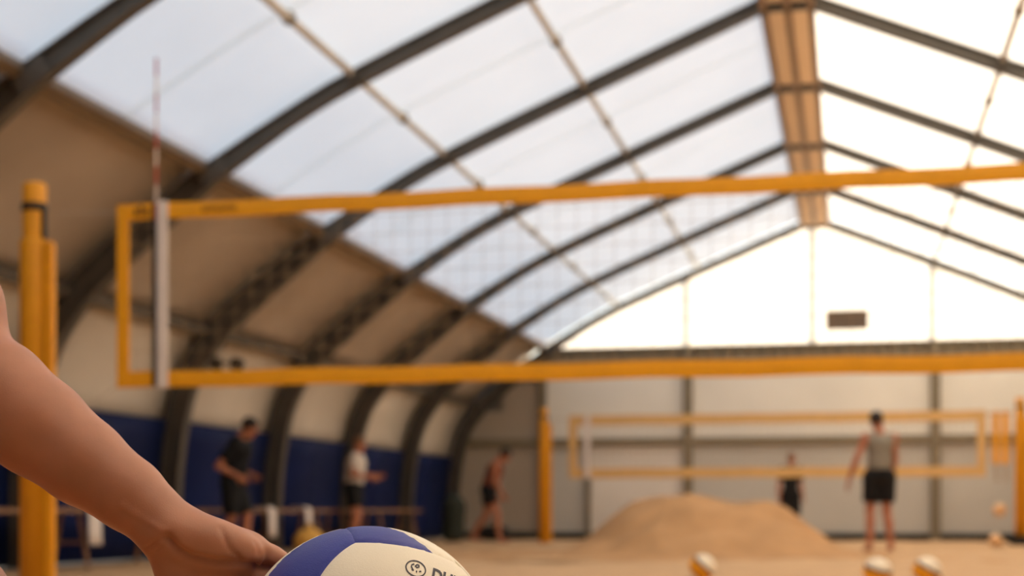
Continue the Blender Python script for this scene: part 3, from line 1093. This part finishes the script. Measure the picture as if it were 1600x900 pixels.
rp_ = post(1600 + 420, NY, 2.405, 2.08, 'yellow padded post at the right end of the near net')
rp_.location.x = NX1 + 0.5
# ropes to the posts
for z, zz in ((NZ1 - 0.04, NZ1 - 0.03), (NZ0 + 0.02, NZ0 - 0.22)):
    MB().tube([(NX0 + 0.01, 0, z), (XP + 0.140, 0, zz)], 0.006 if z < 2 else 0.0015, 6).build('tie_rope', M['purlin'], net)
    MB().tube([(NX1 - 0.01, 0, z), (NX1 + 0.418, 0, zz)], 0.003, 6).build('tie_rope', M['purlin'], net)

# ------------------------------------------------------------------ far net
FY = 25.75
fx0, _ = on_y(889, FY); fx1, _ = on_y(1541, FY)
fz0, fz1 = 1.10, 2.165
net2 = empty('volleyball_net', (0, FY, 0))
tag(net2, 'far volleyball net with faded yellow bands behind the sand pile', 'net')
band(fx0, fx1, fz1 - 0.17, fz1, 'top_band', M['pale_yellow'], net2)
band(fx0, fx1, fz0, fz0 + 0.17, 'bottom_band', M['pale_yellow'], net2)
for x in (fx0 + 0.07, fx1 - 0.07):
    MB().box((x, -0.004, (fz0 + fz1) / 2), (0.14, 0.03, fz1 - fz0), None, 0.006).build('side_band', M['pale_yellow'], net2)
mb = MB()
x = fx0 + 0.2
while x < fx1 - 0.1:
    cord(mb, (x, 0, fz0 + 0.07), (x, 0, fz1 - 0.07), 0.0022); x += 0.1
z = fz0 + 0.15
while z < fz1 - 0.1:
    cord(mb, (fx0 + 0.1, 0, z), (fx1 - 0.1, 0, z), 0.0022); z += 0.1
tag(mb.build('net_mesh', M['cord'], net2), kind='stuff')
xs2, _ = on_y(918, FY)
MB().box((xs2, -0.03, (fz0 + fz1) / 2), (0.10, 0.02, fz1 - fz0), None, 0.005).build('antenna_sleeve', M['white'], net2)
for px in (1556, 1571):
    xx, _ = on_y(px, FY)
    MB().box((xx, 0.02, 1.72), (0.11, 0.05, 0.86), None, 0.015).build('hanging_strap', M['yellow'], net2)
    MB().tube([(xx, 0.02, 1.3), (xx + 0.02, 0.02, 1.02)], 0.02, 6).build('strap_end', M['cord'], net2)
MB().tube([(fx0, 0, fz1 - 0.06), (on_y(850, FY)[0] + 0.14, 0, fz1 - 0.05)], 0.004, 6).build('tie_rope', M['cord'], net2)
MB().tube([(fx1, 0, fz1 - 0.06), (on_y(1593, FY)[0] - 0.09, 0, fz1 - 0.05)], 0.012, 6).build('tie_rope', M['cord'], net2)
post(850, FY, 2.30, 2.05, 'slim yellow post left of the sand pile by the far net', r=0.07, rp=0.085)
post(1594, FY, 2.36, 2.05, 'slim yellow post with black base at the right edge', r=0.07, rp=0.085, base=True)

# ------------------------------------------------------------------ sand pile
pc = ground_pt(1098, 20.0, 0.0)
sx = np.linspace(-3.4, 3.4, 130); sy = np.linspace(-3.2, 2.4, 100)
SX, SY = np.meshgrid(sx, sy, indexing='ij')
XX = [-3.4, -2.3, -1.85, -1.45, -0.95, -0.50, -0.15, 0.30, 0.58, 0.84, 1.10, 1.42, 1.75, 2.4, 3.4]
ZZ = [0.0, 0.0, 0.03, 0.22, 0.58, 0.74, 0.785, 0.765, 0.74, 0.66, 0.52, 0.28, 0.08, 0.0, 0.0]
ridge = np.interp(SX, XX, ZZ)
yfall = np.clip(1 - np.abs(SY) / np.where(SY < 0, 2.4, 1.6), 0, 1)
yfall = yfall * yfall * (3 - 2 * yfall)
SZ = ridge * yfall
lump = heights(SX, SY, 11, 30, 0.036, 2.5, 10)
SZ = SZ + lump * np.clip(SZ * 4, 0, 1) - 0.012
n1, n2 = SX.shape
ii = (np.arange(n1 - 1)[:, None] * n2 + np.arange(n2 - 1)[None, :]).reshape(-1)
me = bpy.data.meshes.new('sand_pile')
me.from_pydata(np.stack([SX, SY, SZ], -1).reshape(-1, 3).tolist(), [], np.stack([ii, ii + n2, ii + n2 + 1, ii + 1], -1).tolist())
pile = link('sand_pile', me, M['sand_pile'], smooth=True)
pile.location = pc; pile.rotation_euler = (0, 0, YAW * 0.3)
tag(pile, 'broad heap of damp orange sand in front of the far net', 'sand pile')

# ------------------------------------------------------------------ left side: benches and gear
def bench(y0, y1, label):
    b = empty('bench', (-7.22, (y0 + y1) / 2, 0))
    tag(b, label, 'bench', 'wooden benches along the navy padding')
    L = y1 - y0
    for dx in (-0.10, 0.10):
        MB().box((dx, 0, 0.55), (0.18, L, 0.045), None, 0.006).build('plank', M['wood'], b)
    for yy in (-L / 2 + 0.35, 0, L / 2 - 0.35):
        for dx in (-1, 1):
            MB().tube([(dx * 0.09, yy, 0.53), (dx * 0.19, yy, 0.0)], 0.022, 8).build('leg', M['wood'], b)
        MB().tube([(-0.14, yy, 0.25), (0.14, yy, 0.25)], 0.014, 6).build('stretcher', M['wood'], b)
    return b
bench(11.2, 15.4, 'brown wooden bench by the wall behind the near yellow post')
bench(15.8, 20.2, 'brown wooden bench behind the player in black')
bench(20.6, 24.9, 'brown wooden bench behind the player in white')


def x_at(px, X):
    """point where the ray through column px reaches the plane x = X"""
    t = (px - 800.0) / FPX
    d = X / (t * CA - SA)
    return d, d * (t * SA + CA)
def towel(px, label, w=0.24, h=0.36):
    d, y = x_at(px, -7.01)
    t = empty('towel', (-7.02, y, 0.2))
    tag(t, label, 'towel', 'white towels over the benches')
    n = 8
    vs = []; fs = []
    prof = [(-0.22, 0.385), (-0.02, 0.385), (0.012, 0.365), (0.02, 0.30), (0.022, 0.15), (0.026, 0.02)]
    for i in range(n + 1):
        yy = -w / 2 + w * i / n
        for (dx, dz) in prof:
            vs.append((dx + 0.008 * math.sin(i * 1.6) * (0.4 - dz) * 3, yy, dz + 0.004))
    m = len(prof)
    fs = [(i * m + k, (i + 1) * m + k, (i + 1) * m + k + 1, i * m + k + 1) for i in range(n) for k in range(m - 1)]
    c = MB().add(vs, fs).build('cloth', M['white'], t, True)
    md = c.modifiers.new('thickness', 'SOLIDIFY'); md.thickness = 0.012
    MB().box((0.035, 0, 0.06), (0.006, w * 0.96, 0.035), None, 0.002).build('hem', M['antenna_white'], t)
towel(146, 'white towel hanging over the bench beside the near yellow post')
towel(424, 'white towel hanging over the bench right of the player in black', 0.22)
towel(481, 'white towel hanging over the bench between players in black and white', 0.20, 0.34)
# yellow bag below the towel
d, y = x_at(483, -6.72)
bg = empty('sports_bag', (-6.72, y, 0))
tag(bg, 'rounded yellow drawstring bag on the sand in front of the bench', 'bag')
F = Field(np.arange(-.3, .3, .012), np.arange(-.3, .3, .012), np.arange(-.05, .5, .012))
F.ell((0, 0, 0.16), (0.20, 0.20, 0.165), k=0.03).cone((0, 0, 0.27), (0, 0, 0.36), 0.05, 0.04, k=0.05).cut((0, 0, 0.005), (0, 0, -1))
link('sack', F.mesh('sack'), M['bag_yellow'], bg)
MB().tube([(0.055 * math.cos(a), 0.055 * math.sin(a), 0.33) for a in np.linspace(0, 2 * math.pi, 17)], 0.008, 6).build('drawstring', M['wood'], bg, True)
# tall dark green bag in the corner, low black bag further right
cpt = ground_pt(708, 27.3, 0.0)
bg = empty('equipment_bag', cpt)
tag(bg, 'tall dark green equipment bag standing at the end of the navy padding', 'bag')
F = Field(np.arange(-.4, .4, .014), np.arange(-.3, .3, .014), np.arange(-.05, 1.05, .014))
F.cone((0, 0, 0.16), (0.02, 0, 0.62), 0.20, 0.21, k=0.05).cone((0.02, 0, 0.62), (0.0, 0, 0.80), 0.15, 0.07, k=0.08).cut((0, 0, 0.005), (0, 0, -1))
link('sack', F.mesh('sack'), M['bag_green'], bg)
MB().tube([(-0.1, -0.20, 0.25), (-0.09, -0.245, 0.45), (-0.06, -0.23, 0.68), (0, -0.12, 0.84)], 0.016, 6).build('strap', M['black'], bg, True)
MB().tube([(0.06 * math.cos(a), 0.06 * math.sin(a), 0.83) for a in np.linspace(0, 2 * math.pi, 17)], 0.014, 6).build('collar', M['black'], bg, True)
cpt = ground_pt(772, 28.2, 0.0)
bg = empty('duffel_bag', cpt)
tag(bg, 'low black duffel bag on the sand behind the walking man', 'bag')
F = Field(np.arange(-.45, .45, .014), np.arange(-.25, .25, .014), np.arange(-.05, .45, .014))
F.cone((-0.16, 0, 0.135), (0.16, 0, 0.135), 0.135, 0.135, k=0.03).cut((0, 0, 0.003), (0, 0, -1))
link('sack', F.mesh('sack'), M['black'], bg)
MB().tube([(-0.1, -0.05, 0.26), (-0.08, -0.05, 0.36), (0.08, -0.05, 0.36), (0.1, -0.05, 0.26)], 0.012, 6).build('handle', M['dark_metal'], bg, True)
# two dark lamps on the wall above the navy padding
for px, w, lab in ((338, 0.13, 'smaller dark floodlight on the beige wall, left of a pair'), (370, 0.20, 'larger dark floodlight on the beige wall, right of a pair')):
    d, y = x_at(px, -7.20)
    z = HC + d * (HZ - 569) / FPX
    s = empty('floodlight', (-7.20, y, z - 0.07))
    tag(s, lab, 'floodlight', 'floodlights on the left wall')
    MB().box((0, 0, 0.07), (0.10, w, 0.15), Matrix.Rotation(0.3, 3, 'Y'), 0.015).build('housing', M['dark_metal'], s)
    MB().box((0.053, 0, 0.055), (0.008, w * 0.82, 0.11), Matrix.Rotation(0.3, 3, 'Y')).build('lens', M['black'], s)
    MB().tube([(-0.05, 0, 0.07), (-0.14, 0, 0.09), (-0.24, 0, 0.07)], 0.016, 6).build('bracket', M['dark_metal'], s)

# ------------------------------------------------------------------ people in the hall
def face_rz(ax, ay):
    """rotation that turns +y to the direction (image right = ax, away = ay)"""
    return math.atan2(-(ax * CA - ay * SA), ax * SA + ay * CA)

def put(px, d):
    p = ground_pt(px, d, 0.0)
    return (p.x, p.y, 0.0)

J = stand(0.22, 0.03)
J['head'] = (0, J['head'][1] + 0.04, J['head'][2] - 0.02); J['look'] = (0, 1, -0.25)
J['elR'] = (0.23, -0.10, 1.10); J['haR'] = (0.16, 0.10, 0.99); J['elL'] = (-0.24, -0.02, 1.09); J['haL'] = (-0.14, 0.20, 1.00)
J['knL'] = (-0.10, 0.14, 0.52); J['anL'] = (-0.11, 0.16, 0.075); J['knR'] = (0.10, 0.02, 0.50); J['anR'] = (0.11, -0.14, 0.08)
build_person('person', J, M['skin_b'], 'person in black shirt and long black shorts, forearms held forward at the waist', put(364, 17.3), face_rz(1, -0.15), 0.95,
             M['tee_black'], 0.72, M['shorts'], 0.92, M['hair'])
J = stand(0.10, 0.02)
J['elR'] = (0.22, 0.02, 1.14); J['haR'] = (0.17, 0.28, 1.10); J['elL'] = (-0.22, 0.05, 1.14); J['haL'] = (-0.15, 0.33, 1.13)
build_person('person', J, M['skin_b'], 'person in white shirt and black shorts reaching both hands forward', put(553, 21.8), face_rz(1, -0.1), 0.93,
             M['tee_white'], 0.6, M['shorts'], 0.62, M['hair_b'])
J = stand(0.30, 0.04)
J['head'] = (0, J['head'][1] + 0.07, J['head'][2] - 0.03); J['look'] = (0, 1, -0.35)
J['elR'] = (0.21, 0.12, 1.08); J['haR'] = (0.19, 0.26, 0.86); J['elL'] = (-0.21, 0.05, 1.06); J['haL'] = (-0.2, 0.12, 0.82)
J['hipL'] = (-0.09, -0.01, 0.88); J['knL'] = (-0.10, -0.06, 0.48); J['anL'] = (-0.10, -0.30, 0.12); J['toeL'] = (0, 0.13, -0.07)
J['knR'] = (0.10, 0.16, 0.50); J['anR'] = (0.10, 0.20, 0.075)
build_person('person', J, M['skin_b'], 'person in rust brown top and black shorts walking with bowed head', put(764, 26.3), face_rz(1, -0.1), 0.98,
             M['tee_rust'], 0.0, M['shorts'], 0.52, M['hair'])
J = stand(0.05, 0.0)
build_person('person', J, M['skin_b'], 'person in dark clothes half hidden behind the sand pile and far net', put(1235, 27.3), face_rz(0.2, -1), 0.90,
             M['tee_black'], 0.7, M['shorts'], 0.95, M['hair_b'])
J = stand(0.0, 0.0)
J['elL'] = (-0.30, -0.03, 1.15); J['haL'] = (-0.37, 0.04, 0.90); J['elR'] = (0.22, 0.05, 1.14); J['haR'] = (0.20, 0.20, 0.98)
J['look'] = (0.1, 1, 0); J['head'] = (-0.03, 0.02, 1.63)
J['knL'] = (-0.11, 0.03, 0.50); J['anL'] = (-0.13, -0.02, 0.075); J['anR'] = (0.14, -0.02, 0.075)
build_person('person', J, M['skin_b'], 'man seen from behind in grey tank top and black shorts at the far net', put(1374, 20.6), face_rz(-0.05, 1), 1.075,
             M['tee_grey'], 0.0, M['shorts'], 0.72, M['hair'])

# ------------------------------------------------------------------ the person holding the ball
def L3(px, py, d):
    return Vector(((px - 800.0) / FPX * d, d, HC - (py - HZ) / FPX * d))
def axis(*segs):
    out = []
    for a, b, st in segs:
        out += list(np.arange(a, b - 1e-6, st))
    out.append(segs[-1][1])
    return out
AX = axis((-1.18, -0.56, 0.012), (-0.56, -0.34, 0.0045), (-0.34, -0.13, 0.0022), (-0.13, -0.08, 0.006))
AY = axis((0.98, 1.16, 0.012), (1.16, 1.38, 0.0032), (1.38, 1.80, 0.012))
AZ = axis((-0.02, 0.34, 0.010), (0.34, 0.44, 0.0045), (0.44, 0.60, 0.0022), (0.60, 0.74, 0.0045), (0.74, 1.36, 0.012))
F = Field(AX, AY, AZ)
sh = L3(-235, 100, 1.37)
el = L3(-72, 572, 1.33)
# forearm, wrist
arm = [(258, 820, 1.272, .0255), (200, 772, 1.280, .0300), (130, 722, 1.290, .0362), (60, 668, 1.300, .0420), (-10, 618, 1.312, .0480), (-72, 578, 1.33, .0450)]
for a, b in zip(arm[:-1], arm[1:]):
    F.cone(L3(*a[:3]), L3(*b[:3]), a[3], b[3], k=0.006)
F.cone(L3(-72, 555, 1.33), L3(-86, 480, 1.335), 0.046, 0.045, k=0.02)
F.cone(L3(-86, 480, 1.335), L3(-150, 320, 1.345), 0.046, 0.054, k=0.02)
F.cone(L3(-150, 320, 1.345), sh, 0.054, 0.060, k=0.02)
# palm: hypothenar side, metacarpals, thenar mound
hyp = [L3(255, 836, 1.272), L3(281, 890, 1.276), L3(316, 985, 1.285)]
F.cone(hyp[0], hyp[1], 0.0185, 0.0185, k=0.012); F.cone(hyp[1], hyp[2], 0.0185, 0.0135, k=0.01)
MCP = [L3(418, 935, 1.315), L3(384, 958, 1.305), L3(350, 975, 1.295), L3(316, 988, 1.287)]
W0 = L3(268, 832, 1.280)
for p, r in zip(MCP, (0.0125, 0.0125, 0.012, 0.0115)):
    F.cone(W0, p, 0.0165, r, k=0.012)
F.ell(L3(325, 922, 1.292), (0.045, 0.017, 0.040), k=0.012)
F.cone(L3(340, 882, 1.285), L3(440, 898, 1.313), 0.017, 0.012, k=0.012)
F.cone(L3(335, 900, 1.288), L3(425, 925, 1.318), 0.017, 0.012, k=0.012)
MT = L3(374, 852, 1.286)
CMC = L3(298, 832, 1.274)
dv = (MT - CMC).normalized(); nv = Vector((0, -1, 0)); wv = dv.cross(nv).normalized(); nv = wv.cross(dv)
F.ell(L3(328, 850, 1.266), (0.046, 0.0215, 0.019), [dv, wv, nv], k=0.010)
F.cone(CMC, MT, 0.019, 0.0130, k=0.010)
IP = L3(424, 872, 1.300); TT = L3(470, 893, 1.309)
F.cone(MT, IP, 0.0128, 0.0108, k=0.006)
F.ell(L3(392, 856, 1.290), (0.013, 0.0118, 0.0118), k=0.008)
F.cone(IP, TT, 0.0108, 0.0085, k=0.004)
fing = [((500, 990, 1.345), (570, 1040, 1.357), .0095), ((455, 1040, 1.330), (530, 1100, 1.342), .0097), ((410, 1075, 1.302), (480, 1150, 1.312), .0093), ((345, 1082, 1.272), (398, 1150, 1.262), .0082)]
for mcp, (pip, tip, r) in zip(MCP, fing):
    p, t = L3(*pip), L3(*tip)
    F.cone(mcp, p, r * 1.2, r, k=0.005)
    F.cone(p, t, r, r * 0.82, k=0.003)
# trunk, head, legs (squatting just outside the frame)
shR = Vector((-0.94, 1.47, 0.97)); chest = Vector((-0.765, 1.47, 0.85)); waist = Vector((-0.785, 1.55, 0.62)); pel = Vector((-0.80, 1.61, 0.42))
neck = Vector((-0.75, 1.44, 1.03)); head = Vector((-0.74, 1.40, 1.135))
F.cone(pel, waist, 0.13, 0.12, k=0.05).cone(waist, chest, 0.12, 0.135, k=0.05)
for q in (sh, shR):
    F.cone(chest + Vector((0, 0, 0.03)), q, 0.10, 0.062, k=0.05)
F.cone(chest, neck, 0.08, 0.056, k=0.05).cone(neck, head, 0.055, 0.055, k=0.02)
head_prims(F, head, Vector((0.55, -0.75, -0.25)), Vector((0.1, -0.1, 1)))
hipL, hipR = Vector((-0.71, 1.60, 0.42)), Vector((-0.89, 1.63, 0.42))
knL, knR = Vector((-0.466, 1.25, 0.466)), Vector((-0.92, 1.22, 0.50))
anL, anR = Vector((-0.52, 1.44, 0.085)), Vector((-0.90, 1.43, 0.085))
for h_, k_, a_, tx in ((hipL, knL, anL, 0.05), (hipR, knR, anR, -0.05)):
    F.cone(pel, h_, 0.11, 0.10, k=0.04).cone(h_, k_, 0.088, 0.056, k=0.02)
    m_ = k_.lerp(a_, 0.35) + Vector((0, 0.02, 0))
    F.cone(k_, m_, 0.055, 0.055, k=0.02).cone(m_, a_, 0.055, 0.036, k=0.02)
    F.cone(a_ + Vector((0, 0.02, -0.03)), a_ + Vector((tx, -0.17, -0.055)), 0.038, 0.026, k=0.02)
elR = Vector((-1.04, 1.30, 0.74)); haR = Vector((-0.94, 1.16, 0.60))
F.cone(shR, elR, 0.055, 0.042, k=0.02).cone(elR, haR, 0.043, 0.028, k=0.015)
hand_prims(F, haR, Vector((0.25, -0.05, -0.5)), Vector((0, 1, 0.3)), 1, 1.0, 1.0, 0.4, 0.0105)
bme = F.mesh('body', 2)
# creases pressed into the palm side
co = np.empty(len(bme.vertices) * 3, np.float32); bme.vertices.foreach_get('co', co); co = co.reshape(-1, 3)
no = np.empty(len(bme.vertices) * 3, np.float32); bme.vertices.foreach_get('normal', no); no = no.reshape(-1, 3)
ppx = co[:, 0] / co[:, 1] * FPX + 800; ppy = HZ - (co[:, 2] - HC) / co[:, 1] * FPX
facing = (no[:, 1] < -0.1) & (co[:, 0] > -0.40) & (co[:, 1] < 1.34)
def press(pts, depth, w):
    global co
    best = np.full(len(co), 1e9)
    for a, b in zip(pts[:-1], pts[1:]):
        a = np.array(a, float); b = np.array(b, float); ab = b - a
        t = np.clip(((ppx - a[0]) * ab[0] + (ppy - a[1]) * ab[1]) / (ab @ ab), 0, 1)
        best = np.minimum(best, np.hypot(ppx - a[0] - t * ab[0], ppy - a[1] - t * ab[1]))
    k = depth * np.exp(-(best / w) ** 2) * facing
    co = co - no * k[:, None]
press([(262, 842), (276, 858), (300, 872), (340, 880), (395, 884), (430, 890)], 0.0050, 6.5)
press([(345, 826), (352, 842), (357, 856), (366, 866)], 0.0013, 4.5)
press([(228, 857), (246, 846), (262, 836)], 0.0016, 4.0)
press([(242, 862), (258, 851), (270, 843)], 0.0012, 4.0)
press([(372, 869), (377, 874)], 0.0030, 4.0)
press([(398, 846), (403, 856), (404, 866)], 0.0010, 3.5)
press([(190, 790), (225, 812), (255, 830)], -0.0010, 5.0)
bme.vertices.foreach_set('co', co.ravel()); bme.update()
hp = W(-800 * 0 - 620, 0, 1.5)
pr_root = empty('person', (0, 0, 0), YAW)
tag(pr_root, 'crouching person in the foreground reaching a bare arm in to hold the ball', 'person')
link('body', bme, M['skin'], pr_root)
gx_ = [np.arange(-1.22, -0.30, 0.013), np.arange(1.0, 1.85, 0.013), np.arange(0.2, 1.2, 0.013)]
S = Field(*gx_)
S.cone(pel + Vector((0, 0.01, 0.02)), waist, 0.152, 0.145, k=0.05, cap0=True).cone(waist, chest, 0.145, 0.155, k=0.05)
for q, e in ((sh, L3(-175, 260, 1.35)), (shR, shR.lerp(elR, 0.55))):
    S.cone(chest + Vector((0, 0, 0.04)), q, 0.122, 0.084, k=0.05)
    S.cone(q, e, 0.080, 0.076, k=0.02, cap1=True)
S.cone(chest.lerp(neck, 0.78), head, 0.070, 0.09, k=0.015, sub=True)
link('shirt', S.mesh('shirt', 1), M['tee_navy'], pr_root)
S = Field(*gx_)
S.cone(pel + Vector((0, 0, 0.10)), pel, 0.150, 0.155, k=0.03, cap0=True)
for h_, k_ in ((hipL, knL), (hipR, knR)):
    S.cone(pel, h_, 0.13, 0.118, k=0.04).cone(h_, h_.lerp(k_, 0.50), 0.114, 0.094, k=0.02, cap1=True)
link('shorts', S.mesh('shorts', 1), M['shorts'], pr_root)
S = Field(np.arange(-.92, -.55, .012), np.arange(1.25, 1.6, .012), np.arange(1.0, 1.4, .012))
fw = Vector((0.55, -0.75, -0.25)).normalized(); up2 = Vector((0.1, -0.1, 1)); r3 = fw.cross(up2).normalized(); up2 = r3.cross(fw)
S.ell(head + up2 * 0.034 - fw * 0.014, (0.104, 0.087, 0.102), [fw, r3, up2], k=0.01)
S.cut(head + fw * 0.055 + up2 * 0.02, (fw * 0.9 - up2 * 0.55).normalized()); S.cut(head - up2 * 0.045, -up2)
link('hair', S.mesh('hair', 1), M['hair'], pr_root)
for s in (-1, 1):
    MB().lathe([(0.001, -0.011), (0.008, -0.008), (0.011, 0), (0.008, 0.008), (0.001, 0.011)], 10).build('eye', M['eye'], pr_root, True).location = head + fw * 0.079 + up2 * 0.010 + r3 * 0.032 * s
